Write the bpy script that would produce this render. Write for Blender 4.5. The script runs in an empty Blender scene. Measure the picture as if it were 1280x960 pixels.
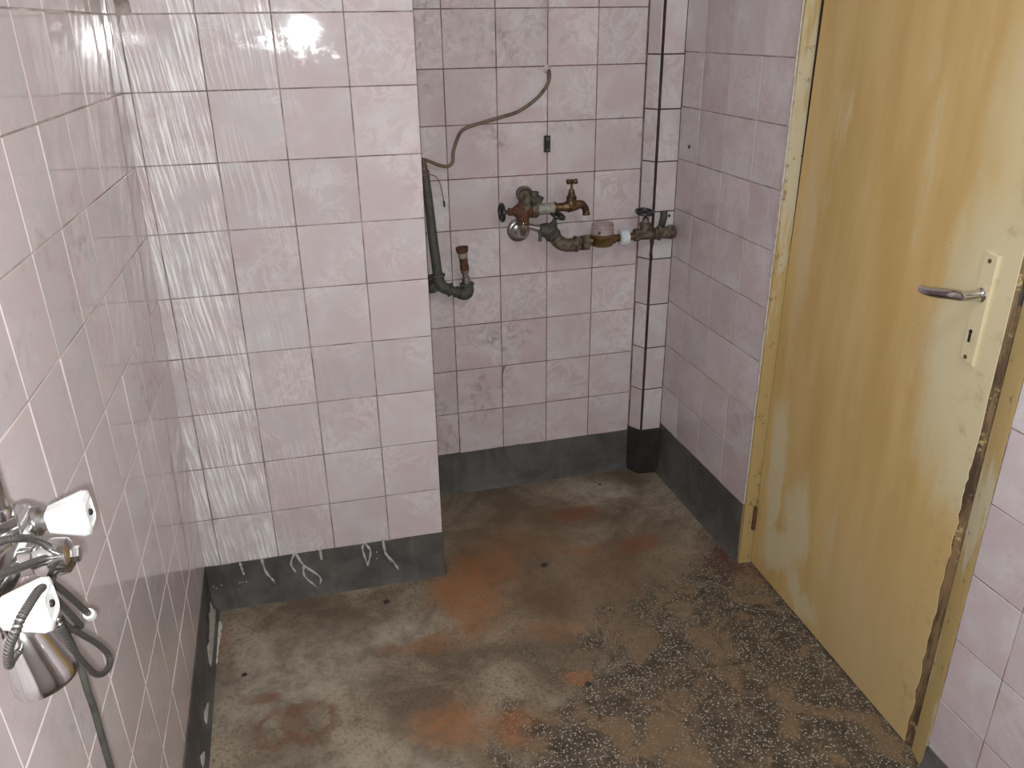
import bpy, math, random
from mathutils import Vector, Matrix
random.seed(7)
scene = bpy.context.scene
COL = scene.collection
PI = math.pi

# ------------------------------------------------------------------ camera
cam_data = bpy.data.cameras.new('camera')
cam = bpy.data.objects.new('camera', cam_data); COL.objects.link(cam)
cam_data.sensor_width = 36.0; cam_data.lens = 28.726; cam_data.clip_start = 0.02
RIGHT = Vector((0.97138, -0.23718, -0.01287)); DOWN = Vector((-0.10701, -0.38862, -0.91516)); FWD = Vector((0.21206, 0.89035, -0.40288))
CAM = Vector((-0.2549, -1.9427, 1.4564))
m = Matrix.Identity(4)
for r in range(3):
    m[r][0] = RIGHT[r]; m[r][1] = -DOWN[r]; m[r][2] = -FWD[r]; m[r][3] = CAM[r]
cam.matrix_world = m
scene.camera = cam

# ------------------------------------------------------------------ world, lights, exposure
world = bpy.data.worlds.new('world'); scene.world = world; world.use_nodes = True
world.node_tree.nodes['Background'].inputs[0].default_value = (0.9, 0.95, 1.0, 1)
world.node_tree.nodes['Background'].inputs[1].default_value = 0.02
# the phone's flash beside its lens
fd = bpy.data.lights.new('camera_flash', 'SPOT'); fd.energy = 64; fd.spot_size = math.radians(176); fd.spot_blend = 0.7
fd.shadow_soft_size = 0.010; fd.color = (0.97, 0.99, 1.0)
fl = bpy.data.objects.new('camera_flash', fd); COL.objects.link(fl)
fm = m.copy(); fp = CAM - RIGHT * 0.012 + DOWN * 0.022
for r in range(3): fm[r][3] = fp[r]
fl.matrix_world = fm
# added fill light, unseen, above and behind the photographer
ld = bpy.data.lights.new('fill_light', 'POINT'); ld.energy = 17; ld.shadow_soft_size = 0.14; ld.color = (0.97, 1.0, 1.0)
lo = bpy.data.objects.new('fill_light', ld); COL.objects.link(lo); lo.location = (0.45, -1.75, 2.2)

vs = scene.view_settings
vs.view_transform = 'Standard'; vs.look = 'None'; vs.exposure = 0.1; vs.gamma = 1.0; vs.use_curve_mapping = False

# ------------------------------------------------------------------ node helpers
class NT:
    def __init__(self, name):
        self.m = bpy.data.materials.new(name); self.m.use_nodes = True
        self.t = self.m.node_tree; self.b = self.t.nodes['Principled BSDF']
    def n(self, typ, **kw):
        x = self.t.nodes.new(typ)
        for k, v in kw.items(): setattr(x, k, v)
        return x
    def put(self, s, v):
        if hasattr(v, 'links') or hasattr(v, 'is_linked'): self.t.links.new(v, s)
        elif isinstance(v, tuple) and len(v) == 3 and s.type == 'RGBA': s.default_value = (*v, 1)
        else: s.default_value = v
    def math(self, op, a, b=0.0, c=None, clamp=False):
        x = self.n('ShaderNodeMath', operation=op, use_clamp=clamp); self.put(x.inputs[0], a); self.put(x.inputs[1], b)
        if c is not None: self.put(x.inputs[2], c)
        return x.outputs[0]
    def vmath(self, op, a, b=(0, 0, 0)):
        x = self.n('ShaderNodeVectorMath', operation=op); self.put(x.inputs[0], a); self.put(x.inputs[1], b)
        return x.outputs['Value'] if op in ('LENGTH', 'DOT_PRODUCT') else x.outputs[0]
    def noise(self, vec, scale=5.0, detail=3.0, rough=0.5, dist=0.0, col=False):
        x = self.n('ShaderNodeTexNoise'); self.put(x.inputs['Vector'], vec)
        x.inputs['Scale'].default_value = scale; x.inputs['Detail'].default_value = detail
        x.inputs['Roughness'].default_value = rough; x.inputs['Distortion'].default_value = dist
        return x.outputs['Color'] if col else x.outputs['Fac']
    def ramp(self, v, lo, hi, a=0.0, b=1.0):
        x = self.n('ShaderNodeMapRange', interpolation_type='SMOOTHSTEP'); self.put(x.inputs[0], v)
        x.inputs[1].default_value = lo; x.inputs[2].default_value = hi; x.inputs[3].default_value = a; x.inputs[4].default_value = b
        return x.outputs[0]
    def mix(self, f, a, b, mode='MIX'):
        x = self.n('ShaderNodeMix', data_type='RGBA', blend_type=mode); self.put(x.inputs[0], f)
        self.put(x.inputs[6], a); self.put(x.inputs[7], b)
        return x.outputs[2]
    def pos(self): return self.n('ShaderNodeNewGeometry').outputs['Position']
    def obj(self): return self.n('ShaderNodeTexCoord').outputs['Object']
    def rnd(self): return self.n('ShaderNodeObjectInfo').outputs['Random']
    def scale(self, v, s): return self.vmath('MULTIPLY', v, s)
    def sep(self, v):
        x = self.n('ShaderNodeSeparateXYZ'); self.put(x.inputs[0], v); return x.outputs
    def bump(self, h, strength=0.3, dist=0.001):
        x = self.n('ShaderNodeBump'); x.inputs['Strength'].default_value = strength; x.inputs['Distance'].default_value = dist
        self.put(x.inputs['Height'], h); self.t.links.new(x.outputs[0], self.b.inputs['Normal'])
    def set(self, col=None, rough=None, metal=None, spec=None):
        if col is not None: self.put(self.b.inputs['Base Color'], col)
        if rough is not None: self.put(self.b.inputs['Roughness'], rough)
        if metal is not None: self.put(self.b.inputs['Metallic'], metal)
        if spec is not None: self.put(self.b.inputs['Specular IOR Level'], spec)
        return self.m
    def blob(self, p, c, rad, inner=0.35):
        """1 inside an ellipse round c with half axes rad, 0 outside"""
        d = self.vmath('LENGTH', self.vmath('DIVIDE', self.vmath('SUBTRACT', p, c), rad))
        return self.ramp(d, inner, 1.0, 1.0, 0.0)

def tile_mat(name, streak=0.0, veins=0.33, grime=0.3, tint=(0.560, 0.472, 0.488), rough=0.048):
    g = NT(name); P = g.pos(); r = g.rnd()
    off = g.n('ShaderNodeCombineXYZ'); g.put(off.inputs[0], g.math('MULTIPLY', r, 37.0)); g.put(off.inputs[1], g.math('MULTIPLY', r, 91.0))
    Q = g.vmath('ADD', P, off.outputs[0])
    big = g.noise(Q, 9.0, 5.0, 0.6, 0.6)
    vein = g.noise(Q, 16.0, 6.0, 0.62, 1.6)
    ridge = g.math('ABSOLUTE', g.math('SUBTRACT', vein, 0.5))
    v1 = g.ramp(ridge, 0.0, 0.09, 1.0, 0.0)
    grey = (0.575, 0.550, 0.562)
    c = g.mix(g.ramp(big, 0.36, 0.74), tint, grey)
    pat = g.ramp(g.noise(Q, 6.0, 2.0), 0.42, 0.62)
    c = g.mix(g.math('MULTIPLY', g.math('MULTIPLY', v1, pat), veins), c, (0.78, 0.76, 0.76))
    # each tile a little lighter, darker or greyer
    tv = g.math('MULTIPLY_ADD', r, 0.10, 0.95)
    hsv = g.n('ShaderNodeHueSaturation'); g.put(hsv.inputs['Value'], tv); g.put(hsv.inputs['Color'], c)
    g.put(hsv.inputs['Saturation'], g.math('MULTIPLY_ADD', g.math('FRACT', g.math('MULTIPLY', r, 13.7)), 0.26, 0.84))
    c = hsv.outputs[0]
    # dirt smears
    d = g.noise(P, 3.1, 6.0, 0.7, 0.8)
    d2 = g.noise(P, 42.0, 3.0, 0.6)
    dm = g.math('MULTIPLY', g.ramp(d, 0.5, 0.75), g.ramp(d2, 0.40, 0.70))
    c = g.mix(g.math('MULTIPLY', dm, grime), c, (0.20, 0.15, 0.12))
    sp = g.ramp(g.noise(P, 95.0, 2.0, 0.5), 0.74, 0.79)
    c = g.mix(g.math('MULTIPLY', g.math('MULTIPLY', sp, g.ramp(d, 0.48, 0.62)), 0.6), c, (0.10, 0.06, 0.045))
    ro = g.math('MULTIPLY_ADD', dm, 0.25, rough)
    if streak > 0:
        # dried white run marks down the columns next to the left wall
        x, y, z = g.sep(P)
        sk = g.math('MULTIPLY_ADD', z, 0.10, x)
        sv = g.n('ShaderNodeCombineXYZ'); g.put(sv.inputs[0], sk); g.put(sv.inputs[2], z)
        wob = g.vmath('ADD', sv.outputs[0], g.scale(g.noise(P, 7.0, 2.0, col=True), (0.014, 0.014, 0.0)))
        s1 = g.ramp(g.noise(g.scale(wob, (170, 1, 5)), 1.0, 4.0, 0.7), 0.46, 0.60)
        s2 = g.ramp(g.noise(g.scale(wob, (48, 1, 5)), 1.0, 2.0, 0.6), 0.50, 0.72)
        zone = g.math('ADD', g.ramp(x, -0.462, -0.44, 1.0, 0.0), g.math('MULTIPLY', g.ramp(x, -0.40, -0.22, 1.0, 0.0), 0.30), clamp=True)
        patch = g.ramp(g.noise(P, 6.0, 3.0), 0.34, 0.56)
        s = g.math('MULTIPLY', g.math('MULTIPLY', g.math('MAXIMUM', s1, g.math('MULTIPLY', s2, 0.5)), zone), g.math('MULTIPLY', patch, streak))
        c = g.mix(s, c, (0.90, 0.89, 0.88))
        ro = g.math('MULTIPLY_ADD', s, 0.30, ro)
    g.set(c, ro, 0.0, 0.55)
    g.bump(g.noise(Q, 11.0, 1.0), 0.10, 0.0012)
    return g.m

def plain(name, col, rough=0.5, metal=0.0, vary=0.25, vs=40.0, dark=None, bump=0.0, cut=(0.45, 0.7)):
    g = NT(name); P = g.obj()
    n = g.noise(P, vs, 4.0, 0.6)
    d = dark or tuple(x * 0.5 for x in col)
    g.set(g.mix(g.math('MULTIPLY', g.ramp(n, *cut), vary), col, d), g.math('MULTIPLY_ADD', n, 0.15, rough - 0.07), metal)
    if bump: g.bump(g.noise(P, vs * 3, 3.0), bump, 0.001)
    return g.m

def grout_mat(name, a, b, sc=14.0):
    g = NT(name); P = g.pos()
    g.set(g.mix(g.ramp(g.noise(P, sc, 4.0, 0.65), 0.38, 0.66), a, b), 0.85)
    return g.m

def cement_mat(name, a, b, c):
    g = NT(name); P = g.pos()
    col = g.mix(g.ramp(g.noise(P, 7.0, 5.0, 0.65, 0.4), 0.35, 0.7), a, b)
    col = g.mix(g.math('MULTIPLY', g.ramp(g.noise(g.scale(P, (30, 30, 4)), 1.0, 3.0), 0.55, 0.75), 0.35), col, c)
    sp = g.ramp(g.noise(P, 120.0, 2.0), 0.73, 0.77)
    col = g.mix(g.math('MULTIPLY', sp, 0.35), col, (0.45, 0.44, 0.42))
    g.set(col, 0.55, 0.0, 0.4); g.bump(g.noise(P, 60.0, 4.0), 0.4, 0.002)
    return g.m

def floor_mat():
    g = NT('floor_terrazzo'); P = g.pos(); x, y, z = g.sep(P)
    wn = g.vmath('SUBTRACT', g.noise(P, 6.0, 5.0, 0.65, col=True), (0.5, 0.5, 0.5))
    W = g.vmath('ADD', P, g.scale(wn, (0.22, 0.22, 0)))
    W2 = g.vmath('ADD', P, g.scale(wn, (0.10, 0.10, 0)))
    W3 = g.vmath('ADD', W2, g.scale(g.vmath('SUBTRACT', g.noise(P, 30.0, 3.0, 0.6, col=True), (0.5, 0.5, 0.5)), (0.05, 0.05, 0)))
    n1 = g.noise(P, 4.2, 6.0, 0.62, 0.5); n2 = g.noise(P, 23.0, 5.0, 0.7); n3 = g.noise(P, 110.0, 3.0, 0.7)
    # worn cement skin
    con = g.mix(g.ramp(n1, 0.36, 0.66), (0.14, 0.105, 0.070), (0.33, 0.275, 0.20))
    con = g.mix(g.ramp(n2, 0.5, 0.72, 0.0, 0.55), con, (0.11, 0.085, 0.065))
    con = g.mix(g.ramp(n3, 0.48, 0.68, 0.0, 0.65), con, (0.07, 0.055, 0.045))
    pale = g.math('MAXIMUM', g.blob(W, (-0.42, -0.30, 0), (0.30, 0.24, 1), 0.2), g.blob(W, (-0.16, -0.20, 0), (0.2, 0.10, 1), 0.1))
    pale = g.math('MAXIMUM', pale, g.blob(W, (-0.30, -0.72, 0), (0.35, 0.25, 1), 0.2))
    pale = g.math('MAXIMUM', pale, g.blob(W, (0.60, 0.30, 0), (0.30, 0.10, 1), 0.1))
    pale = g.math('MAXIMUM', pale, g.blob(W, (0.46, 0.10, 0), (0.12, 0.09, 1), 0.1))
    con = g.mix(g.math('MULTIPLY', pale, g.ramp(n2, 0.35, 0.6, 0.75, 0.25)), con, (0.40, 0.36, 0.29))
    # brown film
    bro = g.math('MAXIMUM', g.blob(W, (0.42, -0.12, 0), (0.50, 0.34, 1), 0.3), g.blob(W, (0.30, 0.15, 0), (0.35, 0.22, 1), 0.3))
    con = g.mix(g.math('MULTIPLY', bro, 0.62), con, (0.14, 0.085, 0.045))
    # terrazzo showing through towards the door
    s = g.math('ADD', g.math('MULTIPLY', y, -1.0), g.math('MULTIPLY', x, 0.72))
    s = g.math('ADD', s, g.math('MULTIPLY', g.math('SUBTRACT', g.noise(P, 7.0, 5.0, 0.7), 0.5), 1.0))
    tm = g.ramp(s, 0.55, 0.74)
    vor = g.n('ShaderNodeTexVoronoi'); g.put(vor.inputs['Vector'], g.vmath('ADD', P, g.scale(wn, (0.01, 0.01, 0)))); vor.inputs['Scale'].default_value = 185.0
    vr = g.sep(vor.outputs['Color'])
    chip = g.math('MULTIPLY', g.ramp(vor.outputs['Distance'], 0.28, 0.42, 1.0, 0.0), g.math('GREATER_THAN', vr[0], 0.30))
    chipc = g.mix(vr[1], (0.20, 0.16, 0.11), (0.52, 0.49, 0.42))
    bind = g.mix(g.ramp(n2, 0.4, 0.6), (0.058, 0.045, 0.032), (0.105, 0.083, 0.058))
    ter = g.mix(chip, bind, chipc)
    film = g.ramp(g.noise(P, 9.0, 4.0, 0.6, 0.6), 0.48, 0.62)
    ter = g.mix(g.math('MULTIPLY', film, 0.75), ter, (0.20, 0.135, 0.078))
    c = g.mix(tm, con, ter)
    # rust
    def add(c, cx, cy, rx, ry, col, k, src=W, inner=0.25):
        b = g.blob(src, (cx, cy, 0), (rx, ry, 1), inner)
        return g.mix(g.math('MULTIPLY', b, g.ramp(n2, 0.3, 0.65, k, k * 0.55)), c, col)
    OR = (0.28, 0.115, 0.042); RD = (0.20, 0.070, 0.035)
    c = add(c, 0.04, -0.14, 0.14, 0.20, OR, 0.95)
    c = add(c, 0.10, -0.02, 0.20, 0.14, OR, 0.75)
    c = add(c, 0.20, 0.07, 0.22, 0.10, (0.26, 0.12, 0.05), 0.55)
    c = add(c, 0.47, 0.20, 0.12, 0.07, RD, 0.85, W2)
    c = add(c, 0.60, 0.00, 0.11, 0.07, RD, 0.8, W2)
    c = add(c, 0.40, 0.02, 0.13, 0.06, OR, 0.55)
    c = add(c, 0.83, -0.16, 0.11, 0.16, (0.12, 0.045, 0.032), 0.8)
    c = add(c, -0.07, -0.55, 0.13, 0.12, (0.31, 0.135, 0.055), 0.85)
    c = add(c, 0.06, -0.60, 0.08, 0.07, (0.31, 0.13, 0.05), 0.7)
    c = add(c, 0.25, -0.49, 0.05, 0.035, (0.33, 0.14, 0.055), 0.9, W2)
    c = add(c, -0.10, -0.27, 0.13, 0.05, (0.26, 0.115, 0.05), 0.7)
    c = add(c, 0.24, -0.30, 0.16, 0.06, (0.30, 0.15, 0.07), 0.5)
    c = add(c, -0.48, -0.365, 0.055, 0.026, RD, 0.9, W2)
    c = add(c, -0.62, -0.16, 0.05, 0.14, RD, 0.6)
    for cx, rr in ((-0.455, 0.062), (-0.385, 0.058)):
        d = g.vmath('LENGTH', g.vmath('DIVIDE', g.vmath('SUBTRACT', W3, (cx, -0.472, 0)), (rr, rr * 1.0, 1)))
        ring = g.math('MULTIPLY', g.ramp(d, 0.45, 0.75), g.ramp(d, 0.85, 1.2, 1.0, 0.0))
        c = g.mix(g.math('MULTIPLY', ring, g.ramp(n2, 0.35, 0.6, 0.85, 0.35)), c, (0.16, 0.075, 0.045))
    # grime along the walls
    sp = g.ramp(g.noise(P, 70.0, 2.0), 0.72, 0.78)
    c = g.mix(g.math('MULTIPLY', sp, 0.8), c, (0.03, 0.025, 0.02))
    g.set(c, g.math('MULTIPLY_ADD', n2, 0.3, 0.42), 0.0, 0.35)
    g.bump(g.math('ADD', g.math('MULTIPLY', n2, 0.7), g.math('MULTIPLY', n3, 0.5)), 0.45, 0.004)
    return g.m

def door_mat():
    g = NT('door_paint'); P = g.pos(); x, y, z = g.sep(P)
    wn = g.vmath('SUBTRACT', g.noise(g.scale(P, (1, 1, 0.35)), 14.0, 4.0, 0.6, col=True), (0.5, 0.5, 0.5))
    W = g.vmath('ADD', P, g.scale(wn, (0, 0.13, 0.22)))
    WV = g.scale(P, (1, 12, 2.0))
    st = g.noise(WV, 1.0, 4.0, 0.6)
    och = g.mix(g.ramp(st, 0.3, 0.7), (0.50, 0.335, 0.125), (0.58, 0.415, 0.18))
    pale = (0.60, 0.525, 0.335)
    k = g.blob(W, (0.879, -0.83, 0.90), (1, 0.19, 0.40), 0.55)
    k = g.math('MAXIMUM', k, g.math('MULTIPLY', g.blob(W, (0.879, -0.84, 1.35), (1, 0.16, 0.4), 0.2), 0.75))
    k = g.math('MAXIMUM', k, g.math('MULTIPLY', g.blob(W, (0.879, -0.245, 0.33), (1, 0.06, 0.28), 0.45), 1.0))
    k = g.math('MAXIMUM', k, g.math('MULTIPLY', g.blob(W, (0.879, -0.37, 0.25), (1, 0.065, 0.18), 0.45), 0.9))
    k = g.math('MAXIMUM', k, g.math('MULTIPLY', g.blob(W, (0.879, -0.30, 0.12), (1, 0.12, 0.09), 0.4), 0.95))
    k = g.math('MAXIMUM', k, g.math('MULTIPLY', g.blob(W, (0.879, -0.42, 0.06), (1, 0.13, 0.06), 0.4), 0.85))
    k = g.math('MAXIMUM', k, g.math('MULTIPLY', g.blob(W, (0.879, -0.24, 1.0), (1, 0.05, 0.35), 0.1), 0.5))
    k = g.math('MAXIMUM', k, g.ramp(g.noise(g.scale(P, (1, 11, 2.6)), 1.0, 4.0, 0.6), 0.58, 0.74, 0.0, 0.6))
    c = g.mix(k, och, pale)
    # bare lower half of the door is a browner cream
    low = g.math('MULTIPLY', g.ramp(g.sep(W)[2], 0.15, 0.62, 1.0, 0.0), g.ramp(g.sep(W)[1], -0.60, -0.40, 1.0, 0.0))
    c = g.mix(g.math('MULTIPLY', low, 0.75), c, (0.53, 0.40, 0.20))
    # grubby marks
    d = g.math('MULTIPLY', g.ramp(g.noise(P, 26.0, 5.0, 0.7), 0.52, 0.72), g.ramp(g.sep(W)[1], -0.84, -0.75, 1.0, 0.0))
    c = g.mix(g.math('MULTIPLY', d, 0.40), c, (0.25, 0.17, 0.08))
    chip = g.ramp(g.noise(P, 60.0, 3.0, 0.6), 0.72, 0.76)
    c = g.mix(g.math('MULTIPLY', chip, 0.6), c, (0.22, 0.12, 0.05))
    g.set(c, 0.42, 0.0, 0.4)
    g.bump(g.math('ADD', g.noise(g.scale(P, (1, 60, 8)), 1.0, 3.0), g.noise(P, 160.0, 2.0)), 0.15, 0.001)
    return g.m

def wood_mat():
    g = NT('bare_wood'); P = g.pos()
    n = g.noise(g.scale(P, (60, 60, 7)), 1.0, 5.0, 0.65)
    c = g.mix(g.ramp(n, 0.35, 0.6), (0.055, 0.03, 0.015), (0.20, 0.13, 0.06))
    c = g.mix(g.ramp(g.noise(P, 30.0, 4.0, 0.7), 0.56, 0.66), c, (0.42, 0.31, 0.14))
    g.set(c, 0.7); g.bump(n, 0.6, 0.003)
    return g.m

def frame_mat():
    g = NT('frame_paint'); P = g.pos()
    n = g.noise(g.scale(P, (14, 14, 2.2)), 1.0, 5.0, 0.6)
    c = g.mix(g.ramp(n, 0.54, 0.62), (0.42, 0.31, 0.13), (0.50, 0.44, 0.30))
    e = g.noise(P, 38.0, 5.0, 0.7)
    c = g.mix(g.ramp(e, 0.60, 0.68, 0.0, 0.8), c, (0.15, 0.09, 0.04))
    g.set(c, 0.5); g.bump(e, 0.3, 0.002)
    return g.m

def glass_mat(name, col, rough=0.08):
    g = NT(name); g.set(col, rough)
    g.b.inputs['Transmission Weight'].default_value = 0.9; g.b.inputs['IOR'].default_value = 1.3
    n = g.noise(g.obj(), 60.0, 3.0); g.put(g.b.inputs['Roughness'], g.math('MULTIPLY_ADD', n, 0.2, rough))
    return g.m

M = dict(
    tile_front=tile_mat('tile_streaked', streak=1.0, grime=0.22),
    tile_recess=tile_mat('tile_recess', grime=0.8, tint=(0.535, 0.445, 0.458), rough=0.08),
    tile_right=tile_mat('tile_right', grime=0.25, veins=0.2, tint=(0.535, 0.438, 0.458), rough=0.08),
    tile_left=tile_mat('tile_left', grime=0.55, veins=0.18, tint=(0.63, 0.535, 0.535), rough=0.05),  # same tiles, tint raised to stand in for more light on this wall
    grout_dark=grout_mat('grout_dark', (0.13, 0.080, 0.062), (0.30, 0.21, 0.18)),
    grout_mid=grout_mat('grout_mid', (0.16, 0.125, 0.11), (0.42, 0.36, 0.34)),
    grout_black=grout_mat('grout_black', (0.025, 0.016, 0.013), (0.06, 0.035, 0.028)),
    grout_pale=grout_mat('grout_pale', (0.36, 0.28, 0.25), (0.72, 0.66, 0.62), 5.0),
    cement=cement_mat('skirting_cement', (0.066, 0.065, 0.062), (0.122, 0.119, 0.112), (0.17, 0.16, 0.145)),
    cement_dark=cement_mat('skirting_cement_dark', (0.022, 0.02, 0.019), (0.05, 0.046, 0.043), (0.07, 0.065, 0.06)),
    floor=floor_mat(), door=door_mat(), wood=wood_mat(), frame=frame_mat(),
    plaster=plain('wall_plaster', (0.62, 0.59, 0.56), 0.8, vary=0.25, vs=6.0),
    filler=plain('white_filler', (0.58, 0.55, 0.50), 0.8, vary=0.6, vs=50.0, bump=0.4),
    paint_drip=plain('white_paint', (0.50, 0.51, 0.50), 0.5, vary=0.6, vs=90.0),
    chrome=plain('chrome', (0.68, 0.68, 0.68), 0.12, 1.0, vary=0.35, vs=25.0),
    chrome_dull=plain('dull_chrome', (0.48, 0.47, 0.45), 0.30, 1.0, vary=0.5, vs=60.0),
    hose=plain('hose_metal', (0.50, 0.49, 0.47), 0.35, 1.0, vary=0.3, vs=60.0),
    hose_groove_shade=plain('hose_groove_shade', (0.05, 0.048, 0.045), 0.6, 0.5),  # dark colour paints the shade between the hose rings
    brass=plain('aged_brass', (0.20, 0.125, 0.06), 0.48, 0.7, vary=0.95, vs=60.0, dark=(0.055, 0.034, 0.02), cut=(0.36, 0.62)),
    brass_bright=plain('meter_brass', (0.27, 0.185, 0.08), 0.32, 0.85, vary=0.7, vs=45.0, dark=(0.09, 0.055, 0.025)),
    rust=plain('rusty_iron', (0.115, 0.050, 0.026), 0.85, 0.1, vary=0.95, vs=90.0, dark=(0.04, 0.022, 0.014), bump=0.6),
    iron=plain('galvanised_iron', (0.17, 0.145, 0.11), 0.6, 0.3, vary=0.95, vs=70.0, dark=(0.06, 0.042, 0.028), cut=(0.38, 0.62), bump=0.4),
    iron_dark=plain('dirty_iron', (0.085, 0.08, 0.065), 0.7, 0.3, vary=0.8, vs=70.0, dark=(0.03, 0.027, 0.022), bump=0.5),
    iron_green=plain('painted_iron', (0.30, 0.30, 0.26), 0.55, 0.1, vary=0.7, vs=60.0, dark=(0.15, 0.13, 0.10), bump=0.3),
    pipe_grey=plain('grey_pipe', (0.088, 0.090, 0.076), 0.6, 0.25, vary=0.8, vs=40.0, dark=(0.045, 0.045, 0.04), bump=0.3),
    black=plain('black_plastic', (0.018, 0.018, 0.020), 0.35, vary=0.4, vs=60.0),
    white=plain('white_plastic', (0.80, 0.81, 0.80), 0.25, vary=0.10, vs=20.0),
    collar=plain('pale_plastic', (0.62, 0.68, 0.70), 0.4, vary=0.3, vs=50.0),
    dome=glass_mat('cloudy_dome', (0.86, 0.76, 0.74)),
    dial=plain('meter_dial', (0.62, 0.56, 0.55), 0.5, vary=0.3),
    cable=plain('cable_sheath', (0.16, 0.115, 0.075), 0.55, vary=0.9, vs=30.0, dark=(0.045, 0.03, 0.022)),
    pebble=plain('dark_grit', (0.03, 0.025, 0.02), 0.8, vary=0.5),
    red=plain('red_marker', (0.35, 0.02, 0.02), 0.4), blue=plain('blue_marker', (0.02, 0.04, 0.22), 0.4),
)

# ------------------------------------------------------------------ mesh helpers
class MB:
    RS = 1.0                                                  # radius scale of pipes and fittings
    """collects shapes, builds ONE mesh object"""
    def __init__(self): self.v = []; self.f = []; self.groove = set()
    def add(self, v, f):
        o = len(self.v); self.v += [tuple(x) for x in v]; self.f += [tuple(i + o for i in q) for q in f]; return self
    def box(self, lo, hi):
        (a, b, c), (d, e, g) = lo, hi
        v = [(a, b, c), (d, b, c), (d, e, c), (a, e, c), (a, b, g), (d, b, g), (d, e, g), (a, e, g)]
        return self.add(v, [(0, 3, 2, 1), (4, 5, 6, 7), (0, 1, 5, 4), (1, 2, 6, 5), (2, 3, 7, 6), (3, 0, 4, 7)])
    def prism(self, poly, z0, z1):
        n = len(poly); v = [(x, y, z0) for x, y in poly] + [(x, y, z1) for x, y in poly]
        f = [tuple(range(n - 1, -1, -1)), tuple(range(n, 2 * n))] + [(i, (i + 1) % n, n + (i + 1) % n, n + i) for i in range(n)]
        return self.add(v, f)
    def lathe(self, o, d, prof, seg=20, lobes=0, amp=0.0):
        """profile [(distance along d, radius)]"""
        o = Vector(o); d = Vector(d).normalized(); a = d.orthogonal().normalized(); b = d.cross(a)
        v = []; f = []
        for (h, r) in prof:
            for i in range(seg):
                t = 2 * PI * i / seg
                rr = MB.RS * (r * (1 + amp * math.cos(lobes * t)) if lobes else r)
                v.append(o + d * h + (a * math.cos(t) + b * math.sin(t)) * rr)
        for k in range(len(prof) - 1):
            for i in range(seg):
                j = (i + 1) % seg; f.append((k * seg + i, k * seg + j, (k + 1) * seg + j, (k + 1) * seg + i))
        f.append(tuple(range(seg - 1, -1, -1))); f.append(tuple(range((len(prof) - 1) * seg, len(prof) * seg)))
        return self.add(v, f)
    def tube(self, pts, r, seg=12, sub=6, ribs=0.0, pitch=0.003):
        pts = smooth(pts, sub); L = 0.0
        if ribs:                                              # fine spiral-hose rings
            pts = resample(pts, pitch / 3)
        v = []; f = []; prev = None; n = len(pts)
        for k, p in enumerate(pts):
            t = (pts[min(k + 1, n - 1)] - pts[max(k - 1, 0)]).normalized()
            a = t.orthogonal().normalized() if prev is None else (prev - t * prev.dot(t)).normalized()
            prev = a; b = t.cross(a)
            rr = (r(k / (n - 1)) if callable(r) else r) * MB.RS
            if ribs and k % 3 == 2: rr -= ribs
            for i in range(seg):
                q = 2 * PI * i / seg; v.append(p + (a * math.cos(q) + b * math.sin(q)) * rr)
        for k in range(n - 1):
            for i in range(seg):
                j = (i + 1) % seg
                if ribs and k % 3: self.groove.add(len(self.f) + len(f))
                f.append((k * seg + i, k * seg + j, (k + 1) * seg + j, (k + 1) * seg + i))
        f.append(tuple(range(seg - 1, -1, -1))); f.append(tuple(range((n - 1) * seg, n * seg)))
        return self.add(v, f)
    def torus(self, o, d, R, r, seg=24, ring=8):
        o = Vector(o); d = Vector(d).normalized(); a = d.orthogonal().normalized(); b = d.cross(a); v = []; f = []; R *= MB.RS; r *= MB.RS
        for i in range(seg):
            t = 2 * PI * i / seg; e = a * math.cos(t) + b * math.sin(t)
            for j in range(ring):
                s = 2 * PI * j / ring; v.append(o + e * (R + r * math.cos(s)) + d * (r * math.sin(s)))
        for i in range(seg):
            for j in range(ring):
                f.append((i * ring + j, ((i + 1) % seg) * ring + j, ((i + 1) % seg) * ring + (j + 1) % ring, i * ring + (j + 1) % ring))
        return self.add(v, f)
    def build(self, name, mat, parent=None, smooth_angle=40, loc=None):
        me = bpy.data.meshes.new(name)
        o0 = Vector(loc) if loc is not None else Vector((0, 0, 0))
        me.from_pydata([tuple(Vector(q) - o0) for q in self.v], [], self.f); me.update()
        for i in self.groove: me.polygons[i].material_index = 1
        import bmesh
        bm = bmesh.new(); bm.from_mesh(me); bmesh.ops.recalc_face_normals(bm, faces=bm.faces)
        if smooth_angle:
            lim = math.radians(smooth_angle)
            for fc in bm.faces: fc.smooth = True
            for e in bm.edges:
                if len(e.link_faces) == 2 and e.calc_face_angle(0) > lim: e.smooth = False
        bm.to_mesh(me); bm.free()
        me.materials.append(M[mat] if isinstance(mat, str) else mat)
        if self.groove: me.materials.append(M['hose_groove_shade'])
        ob = bpy.data.objects.new(name, me); COL.objects.link(ob)
        if parent is not None:
            pw = PW.get(parent.name, Vector((0, 0, 0))); ob.parent = parent; ob.location = o0 - pw
        else: ob.location = o0
        PW[ob.name] = o0
        return ob
PW = {}
def smooth(pts, sub):
    pts = [Vector(p) for p in pts]
    if len(pts) < 3 or sub < 2: return pts
    out = []
    for i in range(len(pts) - 1):
        p0 = pts[max(i - 1, 0)]; p1 = pts[i]; p2 = pts[i + 1]; p3 = pts[min(i + 2, len(pts) - 1)]
        for s in range(sub):
            t = s / sub
            out.append(0.5 * ((2 * p1) + (p2 - p0) * t + (2 * p0 - 5 * p1 + 4 * p2 - p3) * t * t + (3 * p1 - p0 - 3 * p2 + p3) * t ** 3))
    out.append(pts[-1]); return out
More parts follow.
